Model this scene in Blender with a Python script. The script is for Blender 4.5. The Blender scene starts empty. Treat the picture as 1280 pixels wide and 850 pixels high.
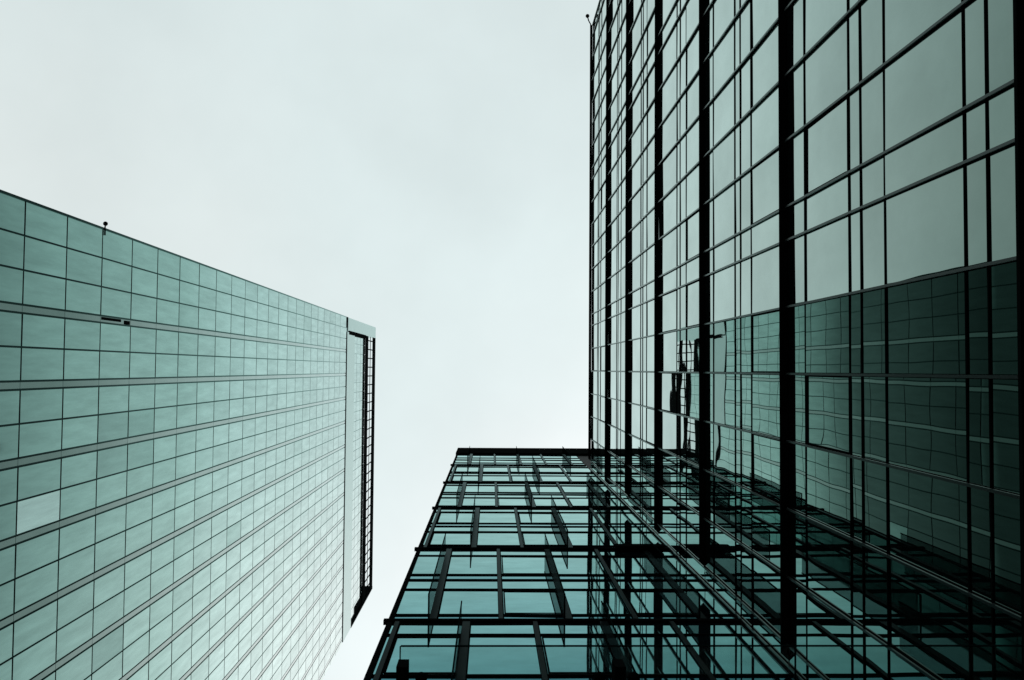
import bpy, math, random
from mathutils import Matrix, Vector
random.seed(7)
S = bpy.context.scene
COL = S.collection

# ------------------------------------------------------------------ camera
EYE = 1.6                                   # eye height above the street
F_PX = 1050.0                               # focal length in photo pixels (1280 wide)
zc = Vector((-26.0, -37.0, -F_PX)).normalized()
xc = Vector((1.0, -0.0075, 0.0)); xc = (xc - zc * xc.dot(zc)).normalized()
yc = zc.cross(xc)
W2C = Matrix(((xc.x, yc.x, zc.x), (xc.y, yc.y, zc.y), (xc.z, yc.z, zc.z)))
cam = bpy.data.objects.new("camera", bpy.data.cameras.new("camera"))
COL.objects.link(cam)
cam.data.sensor_width = 36.0
cam.data.lens = F_PX / 1280.0 * 36.0
cam.data.clip_start = 0.05
cam.data.clip_end = 6000.0
cam.matrix_world = Matrix.Translation((0, 0, EYE)) @ W2C.transposed().to_4x4()
S.camera = cam

# ------------------------------------------------------------------ overcast sky and soft sun
SUN_EL, SUN_AZ = math.radians(48), math.radians(62)      # azimuth measured from +X towards +Y
w = bpy.data.worlds.new("World"); S.world = w; w.use_nodes = True
nt = w.node_tree; nt.nodes.clear()
def wn(t, **k):
    n = nt.nodes.new(t)
    for a, b in k.items(): setattr(n, a, b)
    return n
out = wn("ShaderNodeOutputWorld"); bg = wn("ShaderNodeBackground"); bg.inputs[1].default_value = 0.1
sky = wn("ShaderNodeTexSky", sky_type="NISHITA"); sky.sun_disc = False
sky.sun_elevation = SUN_EL; sky.sun_rotation = math.pi / 2 - SUN_AZ
sky.dust_density = 3.0
tc = wn("ShaderNodeTexCoord")
G = Vector((0.25, 0.44, 1.05)).normalized()              # warm bright patch added to the cloud, out of view, whitening tower reflections
dot = wn("ShaderNodeVectorMath", operation="DOT_PRODUCT"); dot.inputs[1].default_value = G
mx = wn("ShaderNodeMath", operation="MAXIMUM"); mx.inputs[1].default_value = 0.0
pw = wn("ShaderNodeMath", operation="POWER"); pw.inputs[1].default_value = 34.0
pw2 = wn("ShaderNodeMath", operation="POWER"); pw2.inputs[1].default_value = 2.0
m1 = wn("ShaderNodeMath", operation="MULTIPLY"); m1.inputs[1].default_value = 1.0
m2 = wn("ShaderNodeMath", operation="MULTIPLY_ADD"); m2.inputs[1].default_value = 0.20; m2.inputs[2].default_value = 0.795
nz = wn("ShaderNodeTexNoise"); nz.inputs["Scale"].default_value = 2.6; nz.inputs["Detail"].default_value = 5.0
nz.inputs["Roughness"].default_value = 0.55
mr = wn("ShaderNodeMapRange"); mr.inputs[1].default_value = 0.3; mr.inputs[2].default_value = 0.7
mr.inputs[3].default_value = 0.925; mr.inputs[4].default_value = 1.065
ml = wn("ShaderNodeMath", operation="MULTIPLY")
cl = wn("ShaderNodeVectorMath", operation="SCALE")
ctint = wn("ShaderNodeMix", data_type="RGBA"); ctint.inputs[6].default_value = (8.3, 9.45, 9.45, 1); ctint.inputs[7].default_value = (8.85, 9.7, 9.6, 1)
nz2 = wn("ShaderNodeTexNoise"); nz2.inputs["Scale"].default_value = 1.5; nz2.inputs["Detail"].default_value = 4.0
mr2 = wn("ShaderNodeMapRange"); mr2.inputs[1].default_value = 0.36; mr2.inputs[2].default_value = 0.64
gl = wn("ShaderNodeVectorMath", operation="SCALE"); gl.inputs[0].default_value = (8.8, 5.6, 5.7)
sm = wn("ShaderNodeVectorMath", operation="ADD")
mixw = wn("ShaderNodeMix", data_type="RGBA"); mixw.inputs[0].default_value = 0.96
L = nt.links.new
L(tc.outputs["Generated"], dot.inputs[0]); L(dot.outputs["Value"], mx.inputs[0])
L(mx.outputs[0], pw.inputs[0]); L(mx.outputs[0], pw2.inputs[0])
L(pw.outputs[0], m1.inputs[0]); L(m1.outputs[0], gl.inputs["Scale"]); L(tc.outputs["Generated"], nz2.inputs["Vector"]); L(nz2.outputs["Fac"], mr2.inputs[0]); L(mr2.outputs[0], ctint.inputs[0]); L(ctint.outputs[2], cl.inputs[0])
L(pw2.outputs[0], m2.inputs[0])
L(tc.outputs["Generated"], nz.inputs["Vector"]); L(nz.outputs["Fac"], mr.inputs[0])
L(m2.outputs[0], ml.inputs[0]); L(mr.outputs[0], ml.inputs[1])
L(ml.outputs[0], cl.inputs["Scale"])
L(sky.outputs[0], mixw.inputs[6]); L(cl.outputs[0], sm.inputs[0]); L(gl.outputs[0], sm.inputs[1]); L(sm.outputs[0], mixw.inputs[7])
L(mixw.outputs[2], bg.inputs[0]); L(bg.outputs[0], out.inputs[0])

sun = bpy.data.objects.new("sun", bpy.data.lights.new("sun", "SUN")); COL.objects.link(sun)
sun.data.energy = 0.6; sun.data.angle = math.radians(14); sun.data.color = (1.0, 0.97, 0.92)
sd = Vector((math.cos(SUN_EL) * math.cos(SUN_AZ), math.cos(SUN_EL) * math.sin(SUN_AZ), math.sin(SUN_EL)))
sun.rotation_euler = (-sd).to_track_quat("-Z", "Y").to_euler()
sun.location = (40, 60, 200)

S.view_settings.view_transform = "Standard"
S.view_settings.look = "None"
S.view_settings.exposure = 0.0
S.view_settings.gamma = 1.0
S.cycles.max_bounces = 12; S.cycles.glossy_bounces = 10; S.cycles.transparent_max_bounces = 16

# ------------------------------------------------------------------ materials
def lin(r, g, b):
    f = lambda c: c / 12.92 if c <= 0.04045 else ((c + 0.055) / 1.055) ** 2.4
    return (f(r / 255), f(g / 255), f(b / 255), 1)

def coated(name, stops, rough=0.02, bump=0.0, bscale=0.5, var=0.06, streak=0.0, base=(0.01, 0.016, 0.015), sscale=(1, 1, 1)):
    """Reflective coated glass or enamel: reflectance by viewing angle from `stops` [(1-cos, rgb)]."""
    m = bpy.data.materials.new(name); m.use_nodes = True
    t = m.node_tree; t.nodes.clear(); N = t.nodes.new; K = t.links.new
    o = N("ShaderNodeOutputMaterial"); g = N("ShaderNodeBsdfGlossy"); d = N("ShaderNodeBsdfDiffuse"); a = N("ShaderNodeAddShader")
    g.inputs["Roughness"].default_value = rough
    d.inputs["Color"].default_value = (*base, 1)
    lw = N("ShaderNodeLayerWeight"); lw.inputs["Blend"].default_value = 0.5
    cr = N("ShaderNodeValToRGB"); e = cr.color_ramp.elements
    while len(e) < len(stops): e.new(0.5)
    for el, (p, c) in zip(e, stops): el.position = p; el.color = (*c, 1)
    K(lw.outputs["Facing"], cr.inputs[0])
    at = N("ShaderNodeAttribute"); at.attribute_name = "pid"
    wn_ = N("ShaderNodeTexWhiteNoise"); wn_.noise_dimensions = "1D"; K(at.outputs["Fac"], wn_.inputs["W"])
    r = N("ShaderNodeMapRange"); r.inputs[3].default_value = 1 - var; r.inputs[4].default_value = 1 + var * 0.6
    K(wn_.outputs["Value"], r.inputs[0])
    sc = N("ShaderNodeVectorMath"); sc.operation = "SCALE"; K(cr.outputs[0], sc.inputs[0]); K(r.outputs[0], sc.inputs["Scale"])
    colr = sc.outputs[0]
    co = N("ShaderNodeTexCoord")
    off = N("ShaderNodeVectorMath"); off.operation = "MULTIPLY_ADD"
    K(wn_.outputs["Color"], off.inputs[0]); off.inputs[1].default_value = (37, 53, 71); K(co.outputs["Object"], off.inputs[2])
    if streak:  # noise in the reflectance; on tower panels it paints reflected cloud streaks
        mp = N("ShaderNodeMapping"); mp.inputs["Scale"].default_value = sscale; K(off.outputs[0], mp.inputs[0])
        n2 = N("ShaderNodeTexNoise"); n2.inputs["Scale"].default_value = 1.0; n2.inputs["Detail"].default_value = 6; n2.inputs["Roughness"].default_value = 0.65
        K(mp.outputs[0], n2.inputs["Vector"])
        r2 = N("ShaderNodeMapRange"); r2.inputs[1].default_value = 0.3; r2.inputs[2].default_value = 0.7
        r2.inputs[3].default_value = 1 - streak; r2.inputs[4].default_value = 1 + streak
        K(n2.outputs["Fac"], r2.inputs[0])
        s2 = N("ShaderNodeVectorMath"); s2.operation = "SCALE"; K(colr, s2.inputs[0]); K(r2.outputs[0], s2.inputs["Scale"]); colr = s2.outputs[0]
    K(colr, g.inputs["Color"])
    if bump:
        n = N("ShaderNodeTexNoise"); n.inputs["Scale"].default_value = bscale; n.inputs["Detail"].default_value = 1.0
        K(off.outputs[0], n.inputs["Vector"])
        b = N("ShaderNodeBump"); b.inputs["Strength"].default_value = 1.0; b.inputs["Distance"].default_value = bump
        K(n.outputs["Fac"], b.inputs["Height"])
        K(b.outputs[0], g.inputs["Normal"])
    K(g.outputs[0], a.inputs[0]); K(d.outputs[0], a.inputs[1]); K(a.outputs[0], o.inputs[0])
    return m

def paint(name, col, rough=0.5, spec=0.3, metal=0.0, nscale=3.0, nvar=0.25):
    m = bpy.data.materials.new(name); m.use_nodes = True
    t = m.node_tree; p = t.nodes["Principled BSDF"]; N = t.nodes.new; K = t.links.new
    p.inputs["Roughness"].default_value = rough; p.inputs["Specular IOR Level"].default_value = spec; p.inputs["Metallic"].default_value = metal
    co = N("ShaderNodeTexCoord"); n = N("ShaderNodeTexNoise"); n.inputs["Scale"].default_value = nscale; n.inputs["Detail"].default_value = 6
    K(co.outputs["Object"], n.inputs["Vector"])
    r = N("ShaderNodeMapRange"); r.inputs[1].default_value = 0.3; r.inputs[2].default_value = 0.7
    r.inputs[3].default_value = 1 - nvar; r.inputs[4].default_value = 1 + nvar
    K(n.outputs["Fac"], r.inputs[0])
    s = N("ShaderNodeVectorMath"); s.operation = "SCALE"; s.inputs[0].default_value = col
    K(r.outputs[0], s.inputs["Scale"]); K(s.outputs[0], p.inputs["Base Color"])
    return m

def clear(name, tint=(0.985, 0.992, 0.99), gloss=0.04):
    m = bpy.data.materials.new(name); m.use_nodes = True
    t = m.node_tree; t.nodes.clear(); N = t.nodes.new; K = t.links.new
    o = N("ShaderNodeOutputMaterial"); tr = N("ShaderNodeBsdfTransparent"); g = N("ShaderNodeBsdfGlossy"); mx_ = N("ShaderNodeMixShader")
    tr.inputs[0].default_value = (*tint, 1); g.inputs["Roughness"].default_value = 0.02; g.inputs[0].default_value = (0.35, 0.40, 0.40, 1)
    mx_.inputs[0].default_value = gloss
    K(tr.outputs[0], mx_.inputs[1]); K(g.outputs[0], mx_.inputs[2]); K(mx_.outputs[0], o.inputs[0])
    return m

M = {}
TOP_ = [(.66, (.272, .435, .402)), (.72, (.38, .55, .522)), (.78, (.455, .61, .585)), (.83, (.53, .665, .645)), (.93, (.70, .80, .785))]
M["tower_panel_dimmed"] = coated("tower_panel_dimmed", [(0.0, (.010, .022, .020)), (.48, (.02, .036, .033)), (.60, (.068, .112, .103))] + TOP_, rough=.08, bump=.0015, bscale=.6, var=.055, streak=.13, sscale=(.5, 2.2, .35))  # reflectance darkened at steeper angles to dim the tower's reflection in the office
M["lower_panel"] = coated("lower_panel", [(0.0, (.04, .09, .08)), (.484, (.028, .05, .046)), (.496, (.12, .215, .195)), (.55, (.182, .315, .287))] + TOP_, rough=.08, bump=.0015, bscale=.6, var=.055, streak=.13, sscale=(.5, 2.2, .35))  # same glass for lower floors, kept brighter except where the office reflects it
M["tower_joint"] = coated("tower_joint", [(0.0, (.004, .008, .008)), (.55, (.010, .022, .020)), (.71, (.06, .12, .11)), (.78, (.16, .26, .245)), (.83, (.30, .40, .39)), (.93, (.6, .7, .68))], rough=.2, base=(.003, .004, .004), var=0)
M["tower_strip"] = coated("tower_strip", [(0.0, (.06, .09, .085)), (.55, (.115, .175, .16)), (.71, (.34, .44, .42)), (.82, (.54, .645, .63)), (.93, (.70, .80, .785))], rough=.2, base=(.012, .015, .015), var=.03, streak=.04)
M["tower_crown"] = coated("tower_crown", [(0.0, (.12, .16, .155)), (.6, (.30, .40, .385)), (.82, (.50, .62, .60)), (.95, (.66, .78, .76))], rough=.35, base=(.03, .035, .035), var=.02, streak=.03)
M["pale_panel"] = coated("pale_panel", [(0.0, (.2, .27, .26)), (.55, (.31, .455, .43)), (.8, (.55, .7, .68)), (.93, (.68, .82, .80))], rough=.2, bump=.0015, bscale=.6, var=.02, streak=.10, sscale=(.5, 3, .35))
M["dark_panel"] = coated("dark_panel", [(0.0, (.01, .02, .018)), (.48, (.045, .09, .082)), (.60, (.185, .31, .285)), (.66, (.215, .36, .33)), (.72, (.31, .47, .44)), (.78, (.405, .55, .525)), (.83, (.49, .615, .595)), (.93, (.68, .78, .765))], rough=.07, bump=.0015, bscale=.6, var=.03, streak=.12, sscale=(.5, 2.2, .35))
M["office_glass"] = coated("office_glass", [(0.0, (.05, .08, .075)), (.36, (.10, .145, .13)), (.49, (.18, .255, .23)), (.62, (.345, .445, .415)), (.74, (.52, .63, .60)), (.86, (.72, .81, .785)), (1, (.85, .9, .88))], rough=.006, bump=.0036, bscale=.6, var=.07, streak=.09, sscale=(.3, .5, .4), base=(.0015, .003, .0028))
M["wing_glass"] = coated("wing_glass", [(0.0, (.03, .07, .08)), (.55, (.06, .165, .20)), (.66, (.145, .34, .36)), (.74, (.25, .47, .47)), (.82, (.38, .60, .58)), (.91, (.53, .73, .70)), (1, (.7, .85, .82))], rough=.02, bump=.002, bscale=.5, var=.06, streak=.11, sscale=(.9, .5, 2.0), base=(.0015, .004, .005))
M["wing_spandrel"] = coated("wing_spandrel", [(0.0, (.02, .06, .09)), (.55, (.05, .165, .215)), (.66, (.08, .235, .285)), (.74, (.17, .37, .40)), (.82, (.34, .56, .57)), (.91, (.50, .71, .69)), (1, (.7, .85, .82))], rough=.02, bump=.002, bscale=.5, var=.06, streak=.08, sscale=(.9, .5, 2.0), base=(.0015, .004, .006))
M["black"] = paint("black_metal", (.005, .006, .006), .8, 0.0)
M["gasket"] = paint("black_gasket", (.004, .005, .005), .8, 0.0)
M["cap"] = coated("mullion_cap", [(0.0, (.03, .04, .038)), (.45, (.04, .05, .048)), (.55, (.06, .075, .072)), (.66, (.09, .11, .106)), (.76, (.22, .26, .252)), (.84, (.42, .47, .46)), (.95, (.62, .68, .67))], rough=.3, base=(.012, .015, .015), var=0)
M["fin"] = coated("fin_metal", [(0.0, (.006, .007, .007)), (.6, (.010, .013, .013)), (.72, (.02, .027, .027)), (.82, (.06, .08, .08)), (.92, (.17, .22, .22)), (1, (.3, .36, .36))], rough=.35, base=(.007, .008, .008), var=0)
M["clear"] = clear("clear_glass", (.50, .53, .53), .03)
M["canopy_glass"] = clear("canopy_glass", (.92, .95, .94), 0.05)
M["edge"] = paint("dark_glass_edge", (.003, .008, .008), .8, 0.0)
M["core"] = paint("dark_core", (.008, .010, .010), .7, .1)
M["roofing"] = paint("grey_roofing", (.10, .10, .10), .9, .2)
M["asphalt"] = paint("asphalt", (.045, .045, .047), .9, .2, nscale=.8)
M["paving"] = paint("paving", (.20, .20, .19), .85, .2, nscale=1.5)
M["steel"] = paint("brushed_steel", (.35, .36, .36), .3, .5, metal=1.0)

# ------------------------------------------------------------------ mesh helpers
class MB:
    unit = 1.0                            # size of one plan unit in metres (the tower is drawn on a larger module)
    def __init__(s): s.v = []; s.f = []; s.m = []; s.p = []
    def box(s, x0, x1, y0, y1, z0, z1, mi=0, pid=0.0, skew=None):
        n = len(s.v)
        P = [(x0, y0, z0), (x1, y0, z0), (x1, y1, z0), (x0, y1, z0), (x0, y0, z1), (x1, y0, z1), (x1, y1, z1), (x0, y1, z1)]
        if skew: P = [skew(p) for p in P]
        s.v += P
        s.f += [(n, n + 3, n + 2, n + 1), (n + 4, n + 5, n + 6, n + 7), (n, n + 1, n + 5, n + 4), (n + 1, n + 2, n + 6, n + 5), (n + 2, n + 3, n + 7, n + 6), (n + 3, n, n + 4, n + 7)]
        s.m += [mi] * 6; s.p += [pid] * 6
        return s
    def prism(s, poly, z0, z1, mi=0):                     # plan polygon (ccw from above) raised from z0 to z1
        n = len(s.v); k = len(poly)
        s.v += [(x, y, z0) for x, y in poly] + [(x, y, z1) for x, y in poly]
        s.f += [tuple(n + i for i in reversed(range(k))), tuple(n + k + i for i in range(k))]
        s.f += [(n + i, n + (i + 1) % k, n + k + (i + 1) % k, n + k + i) for i in range(k)]
        s.m += [mi] * (k + 2); s.p += [0.0] * (k + 2)
        return s
    def tube(s, pts, r, seg=10, mi=0):
        pts = [Vector(p) for p in pts]; n0 = len(s.v); q = len(pts)
        for i, p in enumerate(pts):
            d = (pts[min(i + 1, q - 1)] - pts[max(i - 1, 0)]).normalized()
            a = d.cross(Vector((0, 0, 1)) if abs(d.z) < .9 else Vector((1, 0, 0))).normalized(); b = d.cross(a)
            rr = r[i] if isinstance(r, (list, tuple)) else r
            s.v += [tuple(p + (a * math.cos(2 * math.pi * j / seg) + b * math.sin(2 * math.pi * j / seg)) * rr) for j in range(seg)]
        for i in range(q - 1):
            for j in range(seg):
                s.f.append((n0 + i * seg + j, n0 + i * seg + (j + 1) % seg, n0 + (i + 1) * seg + (j + 1) % seg, n0 + (i + 1) * seg + j))
        s.f += [tuple(n0 + j for j in reversed(range(seg))), tuple(n0 + (q - 1) * seg + j for j in range(seg))]
        k = (q - 1) * seg + 2; s.m += [mi] * k; s.p += [0.0] * k
        return s
    def ball(s, c, r, seg=16, rings=10, sz=1.0):
        c = Vector(c); pts = []; rad = []
        for i in range(rings + 1):
            t = math.pi * i / rings; pts.append(c + Vector((0, 0, -math.cos(t) * r * sz))); rad.append(max(1e-3, math.sin(t) * r))
        return s.tube(pts, rad, seg)
    def build(s, name, mats, parent=None, base=None, smooth=False):
        if MB.unit != 1.0: s.v = [(x * MB.unit, y * MB.unit, EYE + (z - EYE) * MB.unit) for x, y, z in s.v]
        base = Vector(base) if base is not None else (Vector(parent.location) if parent else Vector((0, 0, 0)))
        if parent and parent.parent: base = Vector(parent.parent.location)
        me = bpy.data.meshes.new(name)
        me.from_pydata([tuple(Vector(v) - base) for v in s.v], [], s.f)
        for m in (mats if isinstance(mats, (list, tuple)) else [mats]): me.materials.append(m)
        me.polygons.foreach_set("material_index", s.m)
        if smooth: me.polygons.foreach_set("use_smooth", [True] * len(s.f))
        a = me.attributes.new("pid", "FLOAT", "FACE"); a.data.foreach_set("value", s.p)
        me.update()
        o = bpy.data.objects.new(name, me); COL.objects.link(o)
        if parent: o.parent = parent
        else: o.location = base
        return o

def thing(name, label, cat, loc, group=None):
    o = bpy.data.objects.new(name, None); COL.objects.link(o); o.location = loc
    o.empty_display_size = 0.5
    o["label"] = label; o["category"] = cat
    if group: o["group"] = group
    return o

def structure(o): o["kind"] = "structure"; return o

def seen_area(pts):
    """How large a flat patch shows in the picture (for choosing which repeats become parts of their own)."""
    q = []
    for p in pts:
        c = W2C @ (Vector(p) - Vector((0, 0, EYE)))
        if c.z > -0.2: return 0.0
        q.append((min(1280, max(0, 640 + F_PX * c.x / -c.z)), min(850, max(0, 425 - F_PX * c.y / -c.z))))
    return abs(sum(q[i][0] * q[(i + 1) % 4][1] - q[(i + 1) % 4][0] * q[i][1] for i in range(4))) / 2

def add_parts(items, name, parent, keep=100):
    """items: (area, builder_fn(MB), material, label). The largest become parts, the rest one 'stuff' part."""
    items.sort(key=lambda t: -t[0])
    for a, fn, mat, lab in items[:keep]:
        b = MB(); fn(b); o = b.build(name, mat, parent)
        if lab: o["label"] = lab
    rest = items[keep:]
    if rest:
        mats = []; b = MB()
        for a, fn, mat, lab in rest:
            if mat not in mats: mats.append(mat)
            n = len(b.m); fn(b)
            b.m[n:] = [mats.index(mat)] * (len(b.m) - n)
        b.build(name, mats, parent)["kind"] = "stuff"

# ------------------------------------------------------------------ ground
structure(MB().box(-1500, 1500, -1500, 1500, -0.4, 0.0).build("street", M["asphalt"]))
structure(MB().box(-4.2, 5.6, -30, 5.55, 0.004, 0.13).build("pavement", M["paving"]))

# ------------------------------------------------------------------ green glass tower on the left
MB.unit = 19.0 / 18.0
TX = -18.0                                     # its facade
YA, YB = -6.39, 33.75                          # its two ends
T0 = EYE + 0.39; FL = 3.224                    # floor lines
tower = thing("glass_tower", "tall green tower of gridded glass panels with an open black roof crown", "tower", ((TX - 12) * MB.unit, 14, 0))
ZG = EYE + 104.6                               # groove below the crown
MB().box(TX - 24, TX - .07, YA + .03, YB - .03, 0, ZG + 1.2).build("wall", M["tower_joint"], tower)
cols = [(-6.39, -5.02, 0), (-5.02, -3.69, 0), (-3.69, -2.36, 0)]
y = -2.36; strips = []
for k in range(13):
    strips.append((y, y + .33)); y += .33
    if k < 12:
        cols += [(y, y + 1.3025, 1), (y + 1.3025, y + 2.605, 1)]; y += 2.605
cols.append((y, YB, 1))
zs = [0.13] + [T0 + FL * n for n in range(0, 32)] + [ZG - .05]
items = []; pid = 1
for i in range(len(zs) - 1):
    for (a, b, _) in cols:
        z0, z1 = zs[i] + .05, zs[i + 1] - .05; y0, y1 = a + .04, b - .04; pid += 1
        mat, lab = M["tower_panel_dimmed" if zs[i] > EYE + 48.5 else "lower_panel"], None
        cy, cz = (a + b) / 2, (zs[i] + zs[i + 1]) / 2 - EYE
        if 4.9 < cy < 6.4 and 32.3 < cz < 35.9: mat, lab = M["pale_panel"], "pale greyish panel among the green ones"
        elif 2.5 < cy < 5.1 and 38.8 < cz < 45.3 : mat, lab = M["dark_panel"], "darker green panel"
        elif random.random() < .012: mat = M["dark_panel"]
        tx, tz = random.uniform(-.004, .004), random.uniform(-.006, .006)
        def fn(B, y0=y0, y1=y1, z0=z0, z1=z1, pid=pid, tx=tx, tz=tz):
            B.box(TX - .06, TX, y0, y1, z0, z1, 0, pid, lambda p: (p[0] + (tx * ((p[1] - y0) / (y1 - y0) - .5) + tz * ((p[2] - z0) / (z1 - z0) - .5) if p[0] > TX - .03 else 0), p[1], p[2]))
        items.append((seen_area([(TX, y0, z0), (TX, y1, z0), (TX, y1, z1), (TX, y0, z1)]), fn, mat, lab))
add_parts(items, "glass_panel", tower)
for (a, b) in strips:
    B = MB()
    for i in range(len(zs) - 1):
        B.box(TX - .05, TX - .012, a + .045, b - .045, zs[i] + .012, zs[i + 1] - .012, 0, a * 7 + i)
    B.build("strip", M["tower_strip"], tower)
# side wall panels at the near end and the far end
for yy0, yy1 in ((YA - .03, YA + .02), (YB - .02, YB + .03)):
    B = MB()
    for i in range(len(zs) - 1):
        for j in range(16):
            B.box(TX - 23.9 + j * 1.49, TX - 23.9 + j * 1.49 + 1.41, yy0, yy1, zs[i] + .05, zs[i + 1] - .05, 0, i * 16 + j)
    B.build("end_wall", M["tower_panel_dimmed"], tower)
MB().box(TX - .3, TX + .03, YA - .05, YA + .06, 0.1, ZG).build("corner_trim", M["tower_joint"], tower)
# crown
ZC0, ZC1, ZC2, ZC3, ZC4, ZT = [EYE + q for q in (105.35, 111.1, 120.9, 123.5, 128.2, 131.0)]
MB().box(TX - 1.2, TX, -4.6, YB, ZC0, ZC1).build("crown_band", M["tower_crown"], tower)
MB().box(TX - 1.6, TX - .005, YA - .02, -4.75, ZG + 1.25, ZT).build("crown_end_wall", M["tower_crown"], tower)
MB().box(TX - .9, TX + .02, YA - .04, -5.1, ZG - .1, ZG + 1.15).build("crown_slot", M["gasket"], tower)
MB().box(TX - .08, TX + .015, -4.4, YB - 1.2, ZG + .1, ZG + .5).build("crown_groove", M["gasket"], tower)
B = MB(); k = 0
for i, (za, zb) in enumerate(((ZC1, ZC1 + 3.2), (ZC1 + 3.2, ZC1 + 6.4), (ZC1 + 6.4, ZC2 + .8))):
    yy = -4.6
    while yy < YB - 1.5:
        B.box(TX - .30, TX - .22, yy + .03, yy + 1.27, za + .06, zb - .06, 0, 5000 + k); k += 1; yy += 1.3
B.build("crown_glass", M["tower_panel_dimmed"], tower)
MB().box(TX - 1.6, TX - .31, -4.7, YB - 1, ZC1 - .3, ZC2 + .9).build("crown_backing", M["tower_joint"], tower)
for a, b in ((ZC2, ZC3), (ZC4, ZT)):
    MB().box(TX - .1, TX - .01, -4.75, YB, a, b).build("crown_beam", M["black"], tower)
MB().box(TX - .1, TX - .04, -4.75, YB - .3, EYE + 125.7, EYE + 126.0).build("crown_rail", M["black"], tower)
yy = -4.2
for k in range(29):
    MB().box(TX - .1, TX - .03, yy, yy + .16, ZC3, ZC4).build("crown_bar", M["black"], tower); yy += 1.3
MB().box(TX - 1.6, TX + .02, YB - .35, YB + .05, ZC1 + .1, ZT - .02).build("crown_post", M["black"], tower)
MB().box(TX - 1.4, TX - .3, YB - 4.2, YB - 3.2, ZC1, ZC1 + 6).build("crown_block", M["black"], tower)
MB().box(TX - .9, TX - .2, YB - 1.6, YB - .4, ZC2 - 6, ZC2).build("crown_brace", M["black"], tower)
MB().box(TX - 23, TX - 1.7, YA + .5, YB - .5, ZG + 1.2, ZC1).build("roof", M["roofing"], tower)
MB().box(TX - .2, TX + .006, -4.80, -4.30, ZC0 + 1.2, ZC2).build("crown_recess_shade", M["black"], tower)  # black box added for the shade in the recess beside the end wall
# dark louvre in the first strip
MB().box(TX - .01, TX + .012, -2.30, -2.17, EYE + 39.2, EYE + 41.2).build("louvre", M["gasket"], tower)
MB().box(TX - .01, TX + .012, -2.27, -2.08, EYE + 41.6, EYE + 42.2).build("louvre", M["gasket"], tower)
# ball lamp on the near corner of the tower
zl = EYE + 39.2; U = MB.unit
lamp = thing("wall_lamp", "small black ball-headed lamp on the upper corner edge of the green glass tower", "lamp", (TX * U, YA * U, EYE + 39.2 * U))
MB().box(TX + .02, TX + .07, YA - .06, YA + .30, zl - .035, zl + .035).build("bracket", M["black"], lamp)
MB().tube([(TX + .04, YA - .06, zl), (TX + .06, YA - .16, zl)], .03).build("arm", M["black"], lamp)
MB().ball((TX + .06, YA - .24, zl), .105).build("head", M["black"], lamp, smooth=True)

MB.unit = 1.0
# ------------------------------------------------------------------ office block on the right
RX = 5.88                                      # glass
RM = 5.79                                      # front of the mullions
RA, RB = -20.6, 5.80                           # ends (the wing stands at RB)
ROOF = EYE + 49.3
office = thing("office_block", "dark mirror-glass office block with black horizontal sunshades and thin mullions", "office block", (16, -8, 0))
MB().box(RX + .06, RX + 22, RA, 6.5, 0, ROOF - .05).build("wall", M["core"], office)
MB().box(RX + .3, RX + 21.7, RA + .3, 6.2, ROOF - .05, ROOF + .25).build("roof", M["roofing"], office)
mull = []; y = 0.04; base_half = -2.65
ys = [0.04 + 1.325 * k for k in range(-2, 5)]                 # -2.65 .. 5.41
y = -2.61; run = 0
while y > RA + .3:
    y -= .67 if run == 0 else 1.325
    run = (run + 1) % 7
    ys.append(y)
ys = sorted(q for q in ys if q > RA + .2)
ys = [RA + .06] + ys + [RB - .06]
bars = [EYE + q for q in (49.3, 42.2, 35.85, 29.38, 23.0, 16.52, 8.95, 2.6)]
rows = []                                       # glass rows between transoms
tr = []
for i in range(len(bars) - 1):
    top, bot = bars[i], bars[i + 1]
    drops = [2.90, 3.35, 4.18] if i != 5 else [.95, 2.90, 3.34, 4.16, 6.28, 6.76]
    if i == 4: drops = [.92, 2.89, 3.34, 4.17]
    z = [top] + [top - d for d in drops] + [bot]
    tr += [top - d for d in drops]
    rows += [(z[j + 1], z[j]) for j in range(len(z) - 1)]
items = []; pid = 20000; framed = []
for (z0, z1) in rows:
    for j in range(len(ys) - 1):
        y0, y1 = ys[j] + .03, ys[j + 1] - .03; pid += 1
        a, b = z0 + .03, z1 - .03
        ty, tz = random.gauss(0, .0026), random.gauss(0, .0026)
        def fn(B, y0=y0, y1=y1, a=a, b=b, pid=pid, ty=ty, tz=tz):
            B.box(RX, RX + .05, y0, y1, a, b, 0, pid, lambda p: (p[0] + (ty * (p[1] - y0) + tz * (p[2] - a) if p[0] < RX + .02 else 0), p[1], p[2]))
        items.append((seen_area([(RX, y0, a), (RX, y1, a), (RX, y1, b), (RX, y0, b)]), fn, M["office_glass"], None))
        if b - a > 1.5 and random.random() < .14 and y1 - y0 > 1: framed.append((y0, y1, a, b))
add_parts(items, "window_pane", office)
for (y0, y1, a, b) in framed:                   # opening lights with a dark inner frame
    B = MB(); t = .02
    B.box(RX - .014, RX - .003, y0, y1, a, a + t).box(RX - .03, RX - .004, y0, y1, b - t, b)
    B.box(RX - .014, RX - .003, y0, y0 + t, a + t, b - t).box(RX - .03, RX - .004, y1 - t, y1, a + t, b - t)
    B.build("window_frame", M["gasket"], office)
for z in tr:
    MB().box(RX - .018, RX + .04, RA, RB, z - .014, z + .014).build("transom", M["gasket"], office)
for q in ys:
    B = MB().box(RX - .022, RX + .045, q - .026, q + .026, 0.13, ROOF - .1, 1)
    B.box(RX - .055, RX - .0225, q - .02, q + .02, 0.13, ROOF - .1, 0)
    B.build("mullion", [M["cap"], M["gasket"]], office)
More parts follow.
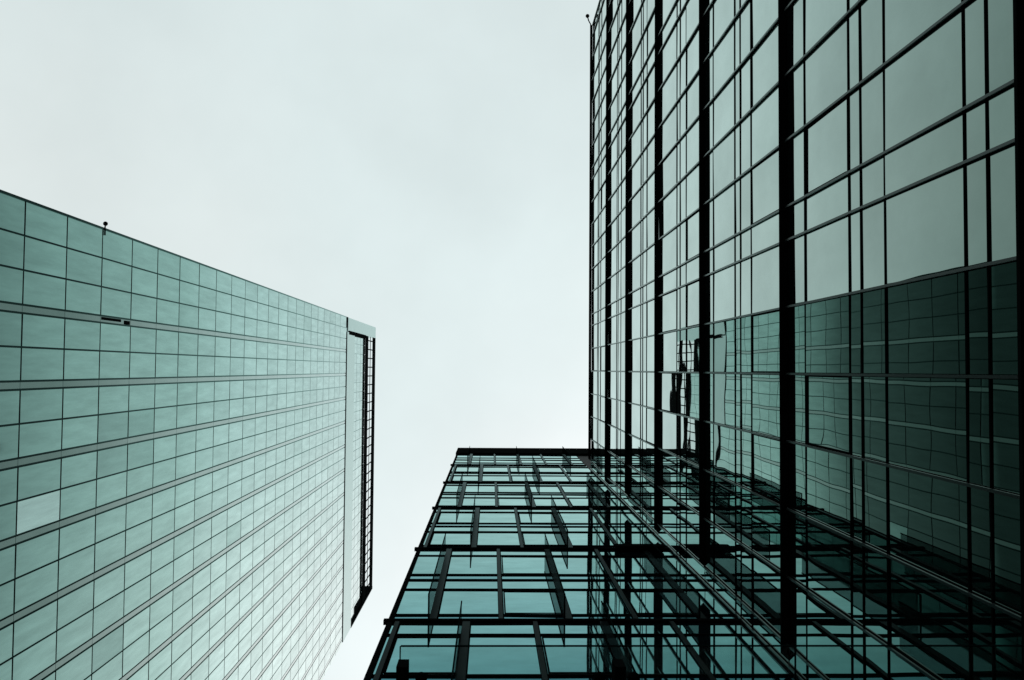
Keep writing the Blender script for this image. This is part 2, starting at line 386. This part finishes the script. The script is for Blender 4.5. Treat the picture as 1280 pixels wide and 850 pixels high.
for i, z in enumerate(bars[:-1]):               # sunshades with mitred ends
    e = 5.32 if i % 2 == 0 else 5.66
    MB().prism([(5.73, RA), (RX - .002, RA), (RX - .002, e), (5.73, e - .14)], z, z + .06).build("sunshade", M["black"], office)
# pair of ball lamps on the roof corner
for dx, dy, lab in ((-.24, -.25, "black ball lamp on office roof corner, arm reaching out into the sky"),
                    (.40, -.22, "black ball lamp on office roof corner, close against the glass")):
    zb = ROOF + .1
    lp = thing("roof_lamp", lab, "lamp", (5.86, RA, zb), "ball lamps on the roof corner of the dark office block")
    x0 = 5.82 if dx < 0 else 5.94
    MB().tube([(x0, RA + .05, zb - .02), (x0 + dx * .25, RA - .10, zb), (x0 + dx * .7, RA - .22 + dy * .3, zb), (x0 + dx, RA - .30 + dy, zb)], .035).build("arm", M["black"], lp)
    MB().ball((x0 + dx, RA - .33 + dy, zb), .115).build("head", M["black"], lp, smooth=True)

# ------------------------------------------------------------------ glass wing at the end of the court
WG = 5.81                                      # glass
WF = 5.75                                      # front of the main ledges
XL = -2.36
thick = [EYE + q for q in (3.75, 11.6, 19.5, 27.3, 35.35, 43.28, 51.25)]
CAP0, CAP1 = EYE + 57.8, EYE + 61.6
wing = thing("glass_wing", "blue-green glass building between two towers, with stacked black ledges and staggered fins", "office block", (2, 14, 0))
MB().box(XL + .12, RX + 20, WG + .06, 11, 0, CAP0 + .3).build("wall", M["core"], wing)
MB().box(XL + .3, RX + 19.8, WG + .3, 10.7, CAP0 + .3, CAP0 + .55).build("roof", M["roofing"], wing)
MB().box(XL - .02, RX + 20, WF - .04, WG + .25, CAP0, CAP1).build("parapet", M["black"], wing)
XR = RX - .06
led = []                                        # (z, height, front, left end)
pane_rows = []
for i, z in enumerate(thick):
    top = thick[i + 1] if i + 1 < len(thick) else z + 7.92
    d = top - z
    led.append((z, .15, WF, XL - .06))
    fr = [.075, .37, .50, .575, .885] if i + 1 < len(thick) else [.16, .375, .53]
    for q in (fr if i + 1 < len(thick) else fr):
        led.append((z + q * d - .03, .055, WG - .034, XL + .03))
    zz = [z + .15] + [z + q * d for q in fr] + [min(top, CAP0)]
    for j in range(len(zz) - 1):
        a, b = zz[j] + (.03 if j else 0), zz[j + 1] - (.03 if j < len(zz) - 2 else 0)
        pane_rows.append((a, b, i, j in (0, 3)))
led.append((thick[0] - 3.2, .2, WF, XL - .02)); pane_rows.append((.2, thick[0] - 3.2, 0, False)); pane_rows.append((thick[0] - 3.0, thick[0], 0, True))
for (z, h, f, x) in led:
    MB().box(x, XR, f, WG + .05, z, z + h).build("ledge", M["black"], wing)
finx = {}
for i in range(len(thick)):
    x0 = -1.30 if i % 2 == 0 else -2.10 + 1.58
    # rows alternate by half a bay
    L_ = [x0 + 1.575 * k for k in range(-1, 6)]
    finx[i] = [(q, (k % 2 == 0)) for k, q in zip(range(-1, 6), L_) if XL + .25 < q < XR - .15]
items = []; pid = 40000
for (a, b, i, sp) in pane_rows:
    edges = [XL + .1] + [q for q, _ in finx[i]] + [XR]
    for j in range(len(edges) - 1):
        x0, x1 = edges[j] + .02, edges[j + 1] - .02; pid += 1
        tx, tz = random.gauss(0, .0018), random.gauss(0, .0018)
        def fn(B, x0=x0, x1=x1, a=a, b=b, pid=pid, tx=tx, tz=tz):
            B.box(x0, x1, WG, WG + .05, a, b, 0, pid, lambda p: (p[0], p[1] + (tx * (p[0] - x0) + tz * (p[2] - a) if p[1] < WG + .02 else 0), p[2]))
        items.append((seen_area([(x0, WG, a), (x1, WG, a), (x1, WG, b), (x0, WG, b)]), fn, M["wing_spandrel"] if sp else M["wing_glass"], None))
add_parts(items, "window_pane", wing)
MB().box(XL + .03, XL + .15, WF + .03, WG + .3, 0, CAP0).build("corner_post", M["black"], wing)
framed_w = []
for i, z in enumerate(thick):
    top = (thick[i + 1] if i + 1 < len(thick) else CAP0)
    for (q, big) in finx[i]:
        wd = .085 if big else .05
        B = MB().box(q - wd, q + wd, WF + .012, WG - .022, z + .15, top, 0)
        B.box(q - wd - .01, q + wd + .03, WG - .02, WG + .01, z + .15, top, 1)
        B.build("fin", [M["fin"], M["gasket"]], wing)
        if big:                                 # clear glass blade standing out from the thick fin
            xx = q - .10; yo = WF - .56
            pl = MB().box(xx - .008, xx + .008, yo + .03, WF + .02, z + .30, top - .45).build("glass_fin", M["clear"], wing)
            MB().box(xx - .014, xx + .014, yo, yo + .03, z + .20, top - .42).build("edge_rod", M["edge"], pl)
            MB().box(xx - .018, xx + .018, yo, WF + .03, z + .155, z + .20).build("foot_rail", M["edge"], pl)
B = MB(); k = 0
for (a, b, i, sp) in pane_rows:
    for j in range(3):
        B.box(XL + .07, XL + .125, WG + .34 + j * 1.6, WG + .34 + j * 1.6 + 1.52, a, b, 0, 47000 + k); k += 1
B.build("side_wall", M["wing_glass"], wing)
# opening windows: heavier black frame on the panes right of alternate fins
for i, z in enumerate(thick[:-1]):
    d = thick[i + 1] - z
    for k, (q, big) in enumerate(finx[i][:-1]):
        if k % 2 == (i % 2): continue
        x0, x1 = q + .09, finx[i][k + 1][0] - .09
        for lo, hi in ((.085, .36), (.585, .875)):
            a, b = z + lo * d + .06, z + hi * d - .06; t = .035
            B = MB()
            B.box(x0, x1, WG - .018, WG - .004, a, a + t).box(x0, x1, WG - .018, WG - .004, b - t, b)
            B.box(x0, x0 + t, WG - .018, WG - .004, a + t, b - t).box(x1 - t, x1, WG - .018, WG - .004, a + t, b - t)
            B.build("window_frame", M["gasket"], wing)
# black service box at the inner corner
MB().box(4.05, 5.60, WF - .13, WF - .005, EYE + 27.05, EYE + 27.4).build("corner_box", M["black"], wing)

# ------------------------------------------------------------------ low glass canopy over the entrance
CZ = EYE + 7.0
canopy = thing("glass_canopy", "clear glass entrance canopy on short black beams low in front of the glass wing", "canopy", (2.2, 4.2, CZ))
for a, b in ((-.725, 2.53), (2.55, 5.82)):
    g = MB().box(a, b, 2.28, 5.60, CZ, CZ + .02).build("canopy_panel", M["canopy_glass"], canopy)
    MB().box(a, b, 2.272, 2.281, CZ - .001, CZ + .021).box(a - .008, a + .001, 2.28, 5.6, CZ - .001, CZ + .021).build("panel_edge", M["edge"], g)
for x, sides in ((-.69, (1,)), (1.05, (-1, 1))):
    b = MB().box(x - .043, x + .043, 2.36, 5.72, CZ - .24, CZ - .06).build("beam", M["black"], canopy)
    for s in sides:
        B = MB().ball((x + s * .14, 2.52, CZ - .035), .05, sz=.65)
        B.tube([(x + s * .04, 2.54, CZ - .10), (x + s * .14, 2.54, CZ - .07)], .014)
        B.build("glass_clamp", M["black"], canopy, smooth=True)
